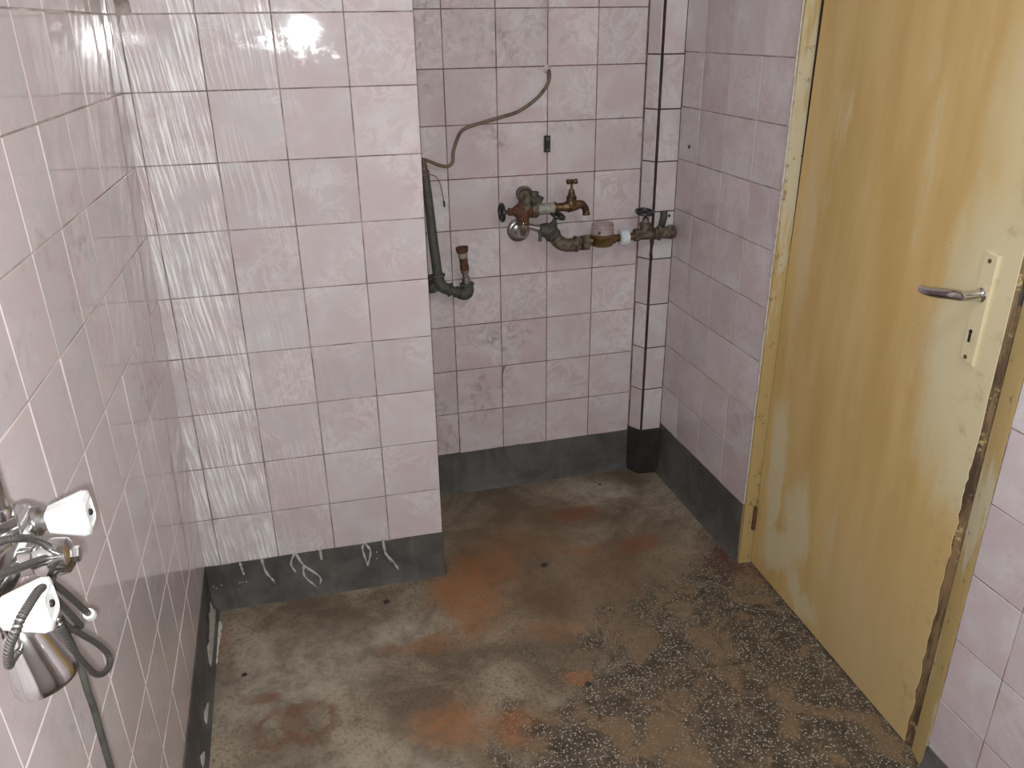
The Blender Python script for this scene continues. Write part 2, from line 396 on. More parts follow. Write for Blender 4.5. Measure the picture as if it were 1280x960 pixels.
def resample(pts, step):
    out = [pts[0]]; acc = 0.0
    for a, b in zip(pts, pts[1:]):
        L = (b - a).length
        if L < 1e-9: continue
        d = step - acc
        while d <= L: out.append(a + (b - a) * (d / L)); d += step
        acc = L - (d - step)
    return out
def tag(o, label, cat=None, group=None, kind=None):
    o['label'] = label
    if cat: o['category'] = cat
    if group: o['group'] = group
    if kind: o['kind'] = kind
    return o
def thing(name, label, cat, loc, group=None):
    o = bpy.data.objects.new(name, None); COL.objects.link(o); o.location = loc; o.empty_display_size = 0.05
    PW[o.name] = Vector(loc)
    return tag(o, label, cat, group)
def struct(o, label, cat): return tag(o, label, cat, kind='structure')

# ------------------------------------------------------------------ tiles
T_CACHE = {}
def tile_mesh(w, h, mat):
    key = (round(w, 4), round(h, 4), mat)
    if key in T_CACHE: return T_CACHE[key]
    e = 0.0012; t = 0.0050; a, b = w / 2, h / 2
    def ring(i, n): return [(-a + i, -n, -b + i), (a - i, -n, -b + i), (a - i, -n, b - i), (-a + i, -n, b - i)]
    # local x across, local z up, face towards local -y; the face lies in the plane y = 0
    v = ring(e, 0.0) + ring(0.0003, -0.0007) + ring(0.0, -t)
    f = [(0, 1, 2, 3)]
    for k in (0, 4):
        for i in range(4):
            j = (i + 1) % 4; f.append((k + i, k + 4 + i, k + 4 + j, k + j))
    f.append((11, 10, 9, 8))
    me = bpy.data.meshes.new('tile'); me.from_pydata(v, [], f); me.update(); me.materials.append(M[mat])
    T_CACHE[key] = me
    return me
def lay(parent, mat, p0, udir, cols, rows, gap=0.0026, jit=0.35, surf=None, jd=0.0004, tilt=None):
    """tiles between the column lines and the row lines; p0 + udir*col gives the place of a column line"""
    u = Vector(udir).normalized()
    for c0, c1 in zip(cols, cols[1:]):
        for z1, z0 in zip(rows, rows[1:]):
            w = c1 - c0 - gap; h = z1 - z0 - gap
            if surf:
                q = lambda c, z: surf(c, z)
                A, B, C, D = q(c0, z0), q(c1, z0), q(c1, z1), q(c0, z1)
                cen = (A + B + C + D) / 4; uu = ((B - A) + (C - D)).normalized(); up = ((D - A) + (C - B)).normalized()
            else:
                cen = Vector(p0) + u * ((c0 + c1) / 2); cen.z = (z0 + z1) / 2; uu = u; up = Vector((0, 0, 1))
            nrm = uu.cross(up).normalized(); up = nrm.cross(uu)   # nrm points out of the wall
            ob = bpy.data.objects.new('tile', tile_mesh(w, h, mat)); COL.objects.link(ob)
            R = Matrix((uu, -nrm, up)).transposed()
            R = R @ Matrix.Rotation(math.radians(random.gauss(0, jit)), 3, 'X') @ Matrix.Rotation(math.radians(random.gauss(0, jit)), 3, 'Z')
            if tilt: R = R @ Matrix.Rotation(math.radians(tilt(c0, z0)), 3, 'Z')
            ob.matrix_local = Matrix.Translation(cen + nrm * random.uniform(-jd, jd)) @ R.to_4x4()
            ob.parent = parent
G = 0.0016                                                    # grout lies this deep behind the tile faces
def rows_from(z0, n_up, n_down, bottom, s=0.15):
    r = [z0 + s * k for k in range(n_up, 0, -1)] + [z0 - s * k for k in range(0, n_down + 1)]
    return [z for z in r if z > bottom + 0.02] + [bottom]
TOPZ = 2.40
YB = -2.75                                                    # wall behind the photographer

# ------------------------------------------------------------------ the room
def wl(y, z):                                                 # left wall face: leans and twists a little
    zz = z - 1.485
    return Vector((-0.6127 + 0.0215 * y + 0.0213 * zz + 0.0398 * y * zz, y, z))
def xr(y): return 0.8332 + (0.285 - y) * 0.03057              # right wall face
def yb(x): return 0.449 + 0.02545 * (x - 0.7297)              # recess wall face

fb = MB(); fb.box((-0.80, YB - 0.1, -0.08), (1.15, 0.60, 0.0))
struct(fb.build('floor', 'floor', smooth_angle=0), 'worn terrazzo and cement floor with orange rust stains', 'floor')
cb = MB(); cb.box((-0.80, YB - 0.1, TOPZ), (1.15, 0.60, TOPZ + 0.08))
struct(cb.build('ceiling', 'plaster', smooth_angle=0), 'plain pale plaster ceiling above the washroom', 'ceiling')

# projecting wall on the left (face y = 0)
w1 = MB(); w1.box((-0.80, G, 0.0), (-0.004, 0.60, TOPZ))
wall_front = struct(w1.build('wall_front', 'grout_mid', smooth_angle=0), 'projecting pink tiled wall with white run marks', 'wall')
ROWS1 = rows_from(1.485, 3, 8, 0.1425)
lay(wall_front, 'tile_front', (0, 0, 0), (1, 0, 0), [-0.668, -0.6, -0.45, -0.30, -0.15, 0.0], ROWS1, gap=0.0020, tilt=lambda c, z: -1.0 if c < -0.5 and z > 1.2 else 0.0)   # two columns set slightly askew
# its return towards the recess
lay(wall_front, 'tile_recess', (-0.0015, 0, 0), (0, 1, 0), [0.0, 0.15, 0.30, 0.43], ROWS1)

# recess wall
w2 = MB(); w2.prism([(-0.05, yb(-0.05) + G), (0.90, yb(0.90) + G), (0.90, 0.60), (-0.05, 0.60)], 0.0, TOPZ)
wall_back = struct(w2.build('wall_back', 'grout_dark', smooth_angle=0), 'pink tiled back wall of the recess behind the taps', 'wall')
U2 = Vector((1, 0.02545, 0)).normalized()
ROWS2 = rows_from(1.4967, 3, 8, 0.150)
lay(wall_back, 'tile_recess', (0.7297, 0.449, 0), U2, [-0.73, -0.60, -0.45, -0.30, -0.15, 0.0], ROWS2, gap=0.0023)

# tiled pipe boxing in the corner
BA = Vector((0.7310, yb(0.731), 0)); BB = Vector((0.7580, 0.404, 0)); BC = Vector((xr(0.404) + 0.002, 0.404, 0))
w3 = MB()
e1 = (BB - BA).normalized(); n1 = Vector((e1.y, -e1.x, 0))
w3.prism([(BA.x + 0.001, 0.50), (BA.x + 0.003, BA.y), (BB.x + 0.002, BB.y + 0.002), (BC.x, BC.y + 0.003), (BC.x, 0.50)], 0.0, TOPZ)
wall_corner = struct(w3.build('wall_corner', 'grout_black', smooth_angle=0), 'narrow tiled pipe boxing with black joints in the corner', 'wall')
ROWS3 = rows_from(1.3725, 4, 7, 0.165, 0.1505)
lay(wall_corner, 'tile_recess', BA, e1, [0.001, (BB - BA).length - 0.003], ROWS3, gap=0.003, jit=0.6)
lay(wall_corner, 'tile_recess', BB, (1, 0, 0), [0.0055, BC.x - BB.x - 0.001], ROWS3, gap=0.003, jit=0.5)

# right wall with the doorway cut out
D0, D1, DH = -0.160, -0.919, 2.02
w4 = MB()
def slab(mb, y0, y1, z0, z1): mb.prism([(xr(y0) + G, y0), (1.10, y0), (1.10, y1), (xr(y1) + G, y1)], z0, z1)
slab(w4, 0.55, D0, 0.0, TOPZ); slab(w4, D1, YB, 0.0, TOPZ); slab(w4, D0, D1, DH, TOPZ)
wall_right = struct(w4.build('wall_right', 'grout_mid', smooth_angle=0), 'pink tiled right wall round the yellow door', 'wall')
UR = Vector((0.03057, -1, 0)).normalized()
P_R = (xr(0.0), 0.0, 0)
ROWS4 = rows_from(1.2285, 4, 6, 0.187)
lay(wall_right, 'tile_right', P_R, UR, [-0.404, -0.285, -0.135, 0.015, 0.159], ROWS4, gap=0.0019)
ROWS5 = [0.656 + 0.153 * k for k in range(9, -1, -1)] + [0.501, 0.348, 0.195, 0.065]
lay(wall_right, 'tile_right', P_R, UR, [0.922, 1.036, 1.187, 1.338, 1.489, 1.640], ROWS5, gap=0.0021)

# left wall
w5 = MB(); NY, NZ = 24, 16; vv = []; ff = []
for i in range(NY + 1):
    for k in range(NZ + 1):
        p = wl(0.02 + (YB - 0.02) * i / NY, TOPZ * k / NZ); vv.append((p.x - G, p.y, p.z))
for i in range(NY):
    for k in range(NZ):
        a = i * (NZ + 1) + k; ff.append((a, a + 1, a + NZ + 2, a + NZ + 1))
nb = len(vv)
vv += [(-0.85, 0.02, 0), (-0.85, 0.02, TOPZ), (-0.85, YB, TOPZ), (-0.85, YB, 0)]
ff += [(nb, nb + 1, nb + 2, nb + 3)]
w5.add(vv, ff)
wall_left = struct(w5.build('wall_left', 'grout_pale', smooth_angle=0), 'glossy pink tiled left wall with pale joints', 'wall')
ROWSL = rows_from(1.485, 3, 8, 0.140)
lay(wall_left, 'tile_left', None, (0, 1, 0), [-1.805 + 0.15 * k for k in range(0, 13)] + [-0.004], ROWSL, gap=0.0024, jit=0.15, surf=wl, tilt=lambda c, z: 0.8 if c > -0.6 and z > 1.2 else 0.0)

# wall behind the photographer
w6 = MB(); w6.box((-0.85, YB - 0.1, 0.0), (1.15, YB, TOPZ))
struct(w6.build('wall_rear', 'plaster', smooth_angle=0), 'plain pale wall behind the photographer', 'wall')

# ------------------------------------------------------------------ grey cement skirtings
def strip(name, pts, h0, h1, label, mat='cement', bow=0.004, th=0.03, nseg=22):
    """upright strip along a line on plan; pts = (start, end, outward normal); wavy top edge"""
    a, b, n = Vector(pts[0]), Vector(pts[1]), Vector(pts[2]).normalized(); v = []; f = []
    for k in range(nseg + 1):
        t = k / nseg; p = a + (b - a) * t; h = h0 + (h1 - h0) * t + random.uniform(-0.0022, 0.0022)
        prof = [(-th, h), (0.0, h), (0.0005, h * 0.5), (bow * 0.5, 0.02), (bow * 2.2, 0.0), (-th, 0.0)]
        for d, z in prof: v.append((p.x + n.x * d, p.y + n.y * d, z))
    m_ = 6
    for k in range(nseg):
        for i in range(m_):
            j = (i + 1) % m_; f.append((k * m_ + i, k * m_ + j, (k + 1) * m_ + j, (k + 1) * m_ + i))
    f.append(tuple(range(m_))); f.append(tuple(range(nseg * m_, nseg * m_ + m_)))
    mb = MB(); mb.add(v, f)
    o = mb.build(name, mat, smooth_angle=50); return struct(o, label, 'baseboard')
base_front = strip('baseboard_front', ((-0.66, -0.0003, 0), (-0.0005, -0.0003, 0), (0, -1, 0)), 0.1405, 0.1425, 'grey cement skirting with white paint drips under the projecting wall')
strip('baseboard_return', ((-0.0008, 0.002, 0), (-0.0008, 0.44, 0), (1, 0, 0)), 0.1425, 0.15, 'grey cement skirting on the side of the projecting wall')
strip('baseboard_back', ((0.0, yb(0.0) - 0.0005, 0), (0.732, yb(0.732) - 0.0005, 0), (0, -1, 0)), 0.154, 0.149, 'grey cement skirting along the back of the recess')
cb_ = MB(); cb_.prism([(BA.x - 0.004, BA.y), (BB.x - 0.006, BB.y - 0.010), (BB.x + 0.03, BB.y - 0.013), (BC.x, BC.y - 0.012), (BC.x, 0.45), (BA.x, 0.46)], 0.0, 0.167)
struct(cb_.build('baseboard_corner', 'cement_dark', smooth_angle=20), 'black grimy skirting block under the corner boxing', 'baseboard')
strip('baseboard_right', ((xr(0.40) - 0.0005, 0.40, 0), (xr(D0) - 0.0005, D0 + 0.001, 0), (-1, 0, 0)), 0.184, 0.190, 'grey cement skirting between the corner and the door', bow=0.006)
strip('baseboard_doorside', ((xr(D1) - 0.0005, D1 - 0.001, 0), (xr(-2.0) - 0.0005, -2.0, 0), (-1, 0, 0)), 0.063, 0.063, 'low grey skirting right of the door')
p0 = wl(0.0, 0.07); p1 = wl(-1.8, 0.07)
base_left = strip('baseboard_left', ((p0.x + 0.003, 0.0, 0), (p1.x + 0.003, -1.8, 0), (1, 0, 0)), 0.140, 0.140, 'grey cement skirting with peeling white edge on left wall', bow=0.008, nseg=60)
# peeling white edge, irregular ribbon at the foot of the left skirting
mb = MB(); v = []; f = []; N = 46
for k in range(N + 1):
    t = k / N; y = -0.03 - 0.75 * t; p = wl(y, 0.04); wd = (0.042 * math.exp(-((t - 0.12) / 0.11) ** 2) + 0.016 * max(0.0, math.sin(t * 31 + 1.3 * math.sin(t * 9)))) * random.uniform(0.5, 1.2) - 0.002
    xx = p.x + 0.012
    v += [(xx + 0.001 + wd * 0.4, y, 0.0010), (xx + 0.001, y, 0.003), (xx - 0.001, y + random.uniform(-.004, .004), 0.010 + wd * 1.8), (xx - 0.006, y, 0.006 + wd * 1.6), (xx - 0.004, y, 0.0)]
for k in range(N):
    for i in range(5): f.append((k * 5 + i, k * 5 + (i + 1) % 5, k * 5 + 5 + (i + 1) % 5, k * 5 + 5 + i))
mb.add(v, f); mb.build('peeling_edge', 'filler', base_left)['label'] = 'peeling white paint edge'
# white paint runs on the front skirting
for pts in ([(-0.551, .146), (-0.549, .128), (-0.546, .105)], [(-0.495, .150), (-0.489, .105), (-0.476, .078), (-0.472, .070)],
            [(-0.407, .152), (-0.421, .118), (-0.411, .088)], [(-0.405, .150), (-0.388, .108), (-0.350, .062), (-0.352, .036)],
            [(-0.388, .106), (-0.390, .072), (-0.362, .030)], [(-0.340, .150), (-0.339, .118)],
            [(-0.222, .150), (-0.226, .128), (-0.216, .075)], [(-0.219, .150), (-0.205, .122), (-0.214, .082)],
            [(-0.168, .156), (-0.164, .108), (-0.144, .072), (-0.132, .045)], [(-0.166, .110), (-0.155, .086), (-0.150, .075)]):
    q = [(x, -0.0012, z - 0.004) for x, z in pts]; x_ = pts[0][0] * 50
    MB().tube(q, lambda t: 0.0036 - 0.0014 * t + 0.0011 * math.sin(t * 19 + x_), 6, 6).build('paint_drip', 'paint_drip', base_front)
for k in range(16):
    x = random.uniform(-0.63, -0.54); z = random.uniform(0.02, 0.10)
    if k > 10: x = random.uniform(-0.5, -0.02); z = random.uniform(0.02, .13)
    MB().lathe((x, -0.0005, z), (0, -1, 0), [(0, 0.0022), (0.0006, 0.0018), (0.001, 0.0006)], 7).build('paint_speck', 'paint_drip', base_front)

# ------------------------------------------------------------------ door
XD = 0.879
door = thing('door_1', 'ochre painted flush door with chipped edge and chrome lever', 'door', (XD, -0.52, 0)); door['kind'] = 'structure'
# frame: hinge-side jamb, latch-side jamb, head
fr = MB(); fr.prism([(xr(D0) - 0.003, D0 + 0.004), (xr(D0) - 0.003, D0 - 0.0100), (XD + 0.001, D0 - 0.0125), (XD + 0.001, D0 + 0.004)], 0.0, DH)
j1 = fr.build('jamb', 'frame', door)
fr = MB(); fr.prism([(XD + 0.001, D0 + 0.004), (XD + 0.001, D0 - 0.0115), (XD + 0.055, D0 - 0.0115), (XD + 0.055, D0 + 0.004)], 0.0, DH); fr.build('rebate_shade', 'grout_black', door)['label'] = 'inner jamb with gap shade painted in, behind the hinge edge'  # inner jamb coloured black to paint the shade of the hinge gap
v = []; f = []; N = 40
for k in range(N + 1):
    z = 0.20 + (1.98 - 0.20) * k / N; w_ = 0.003 * random.uniform(0.5, 1.3) + (0.003 if 0.9 < z < 1.35 else 0)
    x = xr(D0) - 0.0045
    v += [(x, D0 + 0.004, z), (x - 0.001, D0 - w_, z), (x + 0.004, D0 - w_ - 0.001, z), (x + 0.004, D0 + 0.004, z)]
for k in range(N):
    for i in range(4): f.append((k * 4 + i, k * 4 + (i + 1) % 4, k * 4 + 4 + (i + 1) % 4, k * 4 + 4 + i))
MB().add(v, f).build('filler_strip', 'filler', j1)['label'] = 'flaking white filler line'
fr = MB(); fr.prism([(XD + 0.010, -0.8695), (XD + 0.055, -0.8695), (XD + 0.055, D1 - 0.002), (xr(D1) + 0.001, D1 - 0.002), (xr(D1) + 0.0005, D1 + 0.003), (XD + 0.002, -0.875)], 0.0, DH)
fr.build('jamb', 'frame', door)
fr = MB(); fr.box((XD - 0.004, D1, 1.985), (XD + 0.055, D0, DH)); fr.build('frame_head', 'frame', door)
# stop strips and the dark opening behind the leaf
fr = MB(); fr.box((XD + 0.050, D1, 0.0), (XD + 0.10, D0, DH)); fr.build('door_stop', 'wood', door)
# leaf: front face with a worn latch edge
zs = [0.004, 0.05, 0.12, 0.20, 0.28, 0.36, 0.44, 0.50, 0.56, 0.60, 0.64, 0.68, 0.73, 0.80, 0.90, 1.05, 1.3, 1.6, 1.98]
def latch(z): return -0.853
def hinge(z): return -0.1750 - max(0, z - 0.85) * 0.016
v = []; f = []
rr = random.Random(3)
fine = []
for a, b in zip(zs, zs[1:]):
    fine += [a + (b - a) * q / 3 for q in range(3)]
fine.append(zs[-1])
for z in fine:
    j = rr.uniform(-0.002, 0.0055) if z < 0.70 else rr.uniform(-0.0008, 0.0008)
    yl = latch(z) + j
    v += [(XD, hinge(z), z), (XD, hinge(z) - 0.06, z), (XD, -0.52, z), (XD, yl, z), (XD + 0.0012, yl - 0.0010, z), (XD + 0.0012, yl + 0.03, z), (XD + 0.0025, -0.52, z), (XD + 0.0025, hinge(z), z)]
n = 8
for k in range(len(fine) - 1):
    for i in range(n): f.append((k * n + i, k * n + (i + 1) % n, (k + 1) * n + (i + 1) % n, (k + 1) * n + i))
f.append(tuple(range(n))); f.append(tuple(range((len(fine) - 1) * n, len(fine) * n)))
leaf = MB().add(v, f).build('door_leaf', 'door', door, smooth_angle=30); leaf['label'] = 'flush leaf in patchy ochre and cream paint'
cv = []; cf = []
for z in fine:
    e = latch(z)
    cv += [(XD + 0.003, hinge(z) - 0.006, z), (XD + 0.002, e, z), (XD + 0.010 + rr.uniform(-.001, .001), -0.8655, z), (XD + 0.040, -0.867, z), (XD + 0.040, hinge(z) - 0.006, z)]
for k in range(len(fine) - 1):
    for i in range(5): cf.append((k * 5 + i, k * 5 + (i + 1) % 5, k * 5 + 5 + (i + 1) % 5, k * 5 + 5 + i))
cf.append(tuple(range(5))); cf.append(tuple(range((len(fine) - 1) * 5, len(fine) * 5)))
core = MB().add(cv, cf).build('worn_edge', 'wood', door, smooth_angle=25); core['label'] = 'bare brown wood where the latch edge has worn away'
# knuckle of the low hinge
MB().lathe((XD - 0.005, -0.1735, 0.115), (0, 0, 1), [(0, .004), (.002, .006), (.07, .006), (.073, .004), (.08, .002)], 10).build('hinge', 'rust', door)
# latch plate on the leaf edge
MB().box((XD + 0.006, -0.8672, 1.01), (XD + 0.016, -0.861, 1.055)).build('latch_plate', 'iron_dark', door)
# long back plate painted over
bp = MB()
def quadprism(mb, quad, x0, x1, inset=0.0025):
    cy = sum(q[0] for q in quad) / 4; cz = sum(q[1] for q in quad) / 4; v = []
    for x, k in ((x0, 1.0), ((x0 + x1) / 2, 1.0), (x1, 0.90)):
        for y, z in quad:
            sy = cy + (y - cy) * (1.0 if k == 1 else 0.80); sz = cz + (z - cz) * (1.0 if k == 1 else 0.97); v.append((x, sy, sz))
    f = [(8, 9, 10, 11), (3, 2, 1, 0)] + [(a + i, a + (i + 1) % 4, a + 4 + (i + 1) % 4, a + 4 + i) for a in (0, 4) for i in range(4)]
    mb.add(v, f)
quadprism(bp, [(-0.772, 0.882), (-0.810, 0.876), (-0.814, 1.083), (-0.779, 1.087)], XD + 0.001, XD - 0.006)
plate = bp.build('back_plate', 'door', door, smooth_angle=20); plate['label'] = 'long lock plate painted over in cream'
for (y, z) in ((-0.795, 1.070), (-0.789, 0.889)):
    MB().lathe((XD - 0.0055, y, z), (-1, 0, 0), [(0, .0045), (.0012, .004), (.002, .002)], 10).build('screw', 'rust', plate)
kh = MB(); kh.lathe((XD - 0.0055, -0.7885, 0.938), (-1, 0, 0), [(0, .0042), (.0012, .0040)], 12); kh.box((XD - 0.0066, -0.7915, 0.918), (XD - 0.0055, -0.7855, 0.938))
kh.build('keyhole', 'black', plate)
lev = MB()
lev.lathe((XD - 0.004, -0.793, 1.008), (-1, 0, 0), [(0, .013), (.004, .0135), (.007, .011), (.010, .0095), (.038, .0088), (.044, .007)], 16)
lever = lev.build('lever_handle', 'chrome', door); lever['label'] = 'curved chrome lever handle'
g_ = MB(); path = [(XD - 0.040, -0.795, 1.008), (XD - 0.046, -0.775, 1.006), (XD - 0.047, -0.745, 1.000), (XD - 0.047, -0.715, 0.994), (XD - 0.045, -0.690, 0.992)]
g_.tube(path, lambda t: 0.0085 + 0.0020 * math.sin(t * PI) - 0.0015 * t, 14, 6)
gv = []                                                       # flatten the grip front to back
for p in g_.v: gv.append((XD - 0.045 + (p[0] - (XD - 0.045)) * 0.72, p[1], p[2]))
g_.v = gv; g_.build('grip', 'chrome', lever)

# ------------------------------------------------------------------ plumbing on the recess wall
def wheel(parent, o, d, R, name='hand_wheel', mat='black'):
    d = Vector(d).normalized(); mb = MB(); mb.torus(o, d, R, R * 0.20, 28, 8)
    mb.lathe(Vector(o) - d * 0.006, d, [(0, .006), (.003, .0085), (.010, .0085), (.012, .005)], 14)
    a = d.orthogonal().normalized()
    for k in range(5):
        q = Matrix.Rotation(2 * PI * k / 5, 3, d) @ a
        mb.tube([Vector(o) + q * 0.005, Vector(o) + q * R], 0.0035, 8, 1)
    return mb.build(name, mat, parent)
def nut(mb, o, d, L, r): mb.lathe(o, d, [(0, r * .93), (.0015, r), (L - .0015, r), (L, r * .93)], 6)

YP = 0.372; MB.RS = 1.22
plumb = thing('water_pipework', 'old water pipework with brass tap, meter and black wheels on recess wall', 'pipework', (0.55, yb(0.55), 0.86))
# wall elbow on the boxing at the right end
mb = MB(); mb.tube([(0.822, 0.404, 0.857), (0.818, 0.385, 0.858), (0.805, 0.372, 0.860), (0.782, YP, 0.862), (0.768, YP, 0.862)], 0.0145, 16, 5)
mb.torus((0.772, YP, 0.862), (1, 0, 0), 0.0145, 0.0045, 20, 8); mb.torus((0.820, 0.392, 0.858), (0.3, 1, 0), 0.014, 0.005, 20, 8)
mb.build('wall_elbow', 'iron', plumb)
mb = MB(); mb.tube([(0.790, 0.398, 0.875), (0.792, 0.388, 0.905), (0.793, 0.391, 0.925)], 0.009, 10, 4); mb.build('hemp_clump', 'iron_dark', plumb)['label'] = 'dark blob of sealing compound'
# gate valve
gv_ = MB(); gv_.lathe((0.770, YP, 0.861), (-1, 0, 0), [(0, .0115), (.004, .015), (.014, .015), (.016, .012), (.030, .0135), (.052, .0135), (.060, .013), (.066, .016), (.078, .016), (.080, .011)], 16)
gv_.lathe((0.726, YP, 0.852), (0, 0, 1), [(0, .010), (.004, .0145), (.030, .0135), (.036, .0150), (.044, .0150), (.046, .010), (.060, .0075), (.062, .004), (.080, .0038)], 14)
valve = gv_.build('stop_valve', 'iron', plumb); valve['label'] = 'grey stop valve under a black wheel beside the boxing'
wheel(valve, (0.722, YP, 0.930), (0.05, -0.15, 1), 0.021)
mb = MB(); mb.tube([(0.692, YP, 0.858), (0.655, YP, 0.856), (0.60, YP, 0.855)], 0.0095, 14, 3); mb.build('nipple', 'brass', plumb)
# pale plastic collar and water meter
mb = MB(); mb.lathe((0.672, YP, 0.856), (-1, 0, 0), [(0, .017), (.002, .021), (.026, .021), (.028, .018)], 12, 6, 0.02); mb.build('union_collar', 'collar', plumb)['label'] = 'pale plastic union collar'
mt = MB(); mt.lathe((0.588, YP, 0.834), (0, 0, 1), [(0, .012), (.002, .024), (.006, .028), (.026, .029), (.030, .031), (.036, .031), (.038, .029)], 28)
mt.lathe((0.545, YP, 0.853), (1, 0, 0), [(0, .010), (.012, .011), (.075, .012), (.085, .011)], 16)
meter = mt.build('water_meter', 'brass_bright', plumb); meter['label'] = 'brass water meter with clear dome'
MB().lathe((0.588, YP, 0.872), (0, 0, 1), [(0, .0285), (.026, .0275), (.033, .0255), (.036, .020), (.037, .005)], 28).build('dome', 'dome', meter)
dl = MB(); dl.lathe((0.588, YP, 0.873), (0, 0, 1), [(0, .025), (.014, .024), (.016, .023)], 24); dl.build('dial', 'dial', meter)
MB().box((0.566, YP - 0.026, 0.876), (0.582, YP - 0.0225, 0.886)).build('counter_window', 'black', meter)
# union, elbow and the angle valve
mb = MB(); nut(mb, (0.545, YP, 0.849), (-1, 0, 0), 0.022, 0.021); mb.lathe((0.552, YP, 0.851), (-1, 0, 0), [(0, .010), (.045, .010)], 12); mb.torus((0.514, YP, 0.848), (1, 0, 0), 0.0125, .005, 18, 8); mb.torus((0.506, YP, 0.848), (1, 0, 0), 0.0125, .005, 18, 8); mb.build('union_nut', 'iron', plumb)
mb = MB(); mb.tube([(0.512, YP, 0.847), (0.488, YP, 0.845), (0.466, YP, 0.848), (0.446, YP, 0.862), (0.434, YP, 0.880), (0.428, YP, 0.890)], 0.0165, 16, 5)
mb.torus((0.504, YP, 0.847), (1, 0.0, 0.05), 0.0165, 0.004, 20, 8); mb.build('bend', 'iron', plumb)
av = MB(); av.lathe((0.436, YP, 0.872), (-0.55, -0.05, 0.84), [(0, .017), (.004, .020), (.012, .020), (.016, .0175), (.030, .021), (.038, .018), (.040, .008)], 16)
av.lathe((0.432, YP, 0.890), (-1, 0.0, 0.22), [(0, .012), (.012, .018), (.020, .019), (.032, .016), (.042, .012), (.046, .009)], 16)
av.lathe((0.428, YP, 0.893), (0.25, -0.15, 1), [(0, .015), (.010, .014), (.016, .010), (.024, .009), (.026, .006), (.044, .005)], 14)
ang = av.build('stop_valve', 'iron_dark', plumb); ang['label'] = 'blackened angle valve with tilted wheel below the tap'
wheel(ang, (0.443, YP - 0.006, 0.940), (0.42, -0.25, 1), 0.019)
mb = MB(); mb.tube([(0.395, YP - 0.006, 0.896), (0.389, YP - 0.016, 0.884), (0.387, YP - 0.018, 0.868)], 0.0045, 8, 3); mb.build('drain_nipple', 'iron_dark', ang)
mb = MB(); mb.lathe((0.400, YP, 0.897), (-1, 0.05, 0.30), [(0, .008), (.006, .010), (.020, .009), (.040, .0075), (.050, .007)], 14); mb.build('connector', 'chrome', plumb)['label'] = 'short chrome connector'
# chrome wall rose with elbow below the tee
ro = MB(); ro.lathe((0.343, yb(0.34) + 0.001, 0.886), (0, -1, 0), [(0, .029), (.003, .0295), (.006, .0275), (.009, .021), (.018, .018)], 28); ro.build('wall_rose', 'chrome_dull', plumb)['label'] = 'round chrome wall rose'
mb = MB(); mb.tube([(0.345, yb(0.34) - 0.012, 0.888), (0.344, 0.398, 0.889), (0.342, 0.380, 0.894), (0.340, YP - 0.004, 0.912), (0.340, YP - 0.004, 0.925)], 0.0145, 16, 5); mb.build('rose_elbow', 'chrome_dull', plumb)
# rusty tee with side valve
te = MB(); te.lathe((0.340, YP - 0.004, 0.915), (-0.02, 0, 1), [(0, .0135), (.004, .0155), (.012, .0145), (.028, .0150), (.055, .0160), (.064, .013), (.070, .006)], 16)
te.lathe((0.325, YP - 0.004, 0.956), (1, 0, 0.02), [(0, .014), (.024, .0165), (.036, .0165), (.040, .014)], 16); tee = te.build('tee', 'rust', plumb); tee['label'] = 'rust covered pipe tee'
sv_ = MB(); sv_.lathe((0.330, YP - 0.004, 0.957), (-1, 0, 0), [(0, .0165), (.010, .0160), (.018, .011), (.024, .008), (.028, .0095), (.034, .0095), (.036, .005), (.056, .0042)], 14)
sval = sv_.build('stop_valve', 'rust', plumb); sval['label'] = 'rusty side valve with upright black wheel at left end'
wheel(sval, (0.276, YP - 0.004, 0.957), (1, 0.1, 0), 0.0195)
nb_ = MB(); nut(nb_, (0.306, YP - 0.004, 0.957), (-1, 0, 0), 0.010, 0.0095); nb_.build('gland_nut', 'brass', sval)
# wall elbow behind the tee, capped
ce = MB(); ce.tube([(0.356, yb(0.35), 0.996), (0.354, 0.410, 0.997), (0.350, 0.385, 0.990), (0.346, YP - 0.002, 0.972), (0.345, YP - 0.003, 0.962)], 0.0165, 16, 5)
ce.torus((0.354, 0.405, 0.998), (0.05, 1, 0), 0.0165, 0.004, 22, 8); ce.build('wall_bend', 'iron', plumb)
ce = MB(); nut(ce, (0.380, 0.392, 0.985), (0, 0, 1), 0.022, 0.011); ce.lathe((0.380, 0.392, 0.970), (0, 0, 1), [(0, .013), (.016, .014), (.018, .010)], 14); ce.tube([(0.352, 0.390, 0.985), (0.385, 0.392, 0.982), (0.402, 0.388, 0.975)], 0.013, 12, 4); ce.build('side_branch', 'iron_dark', plumb)
# pipe to the tap
pb = MB(); pb.tube([(0.356, YP - 0.004, 0.957), (0.395, YP - 0.004, 0.959), (0.436, YP - 0.004, 0.961)], 0.0135, 16, 2); pb.build('tap_pipe', 'iron_green', plumb)['label'] = 'pale green painted pipe'
pb = MB(); pb.lathe((0.365, YP - 0.004, 0.957), (1, 0, 0.03), [(0, .017), (.003, .0185), (.016, .0185), (.019, .016)], 8); pb.build('lock_nut', 'iron', plumb)
YT = YP - 0.004
tp = MB()
tp.lathe((0.432, YT, 0.961), (1, 0, 0.03), [(0, .0125), (.003, .0145), (.007, .0145), (.009, .0105), (.030, .0100), (.040, .0125), (.050, .0145)], 16)
tp.tube([(0.476, YT, 0.962), (0.492, YT, 0.963), (0.507, YT, 0.966), (0.520, YT, 0.965), (0.529, YT, 0.956), (0.533, YT, 0.945), (0.534, YT, 0.934)], lambda t: 0.0145 - 0.0060 * min(1, t * 1.6) + 0.0008 * (t > .93), 16, 5)
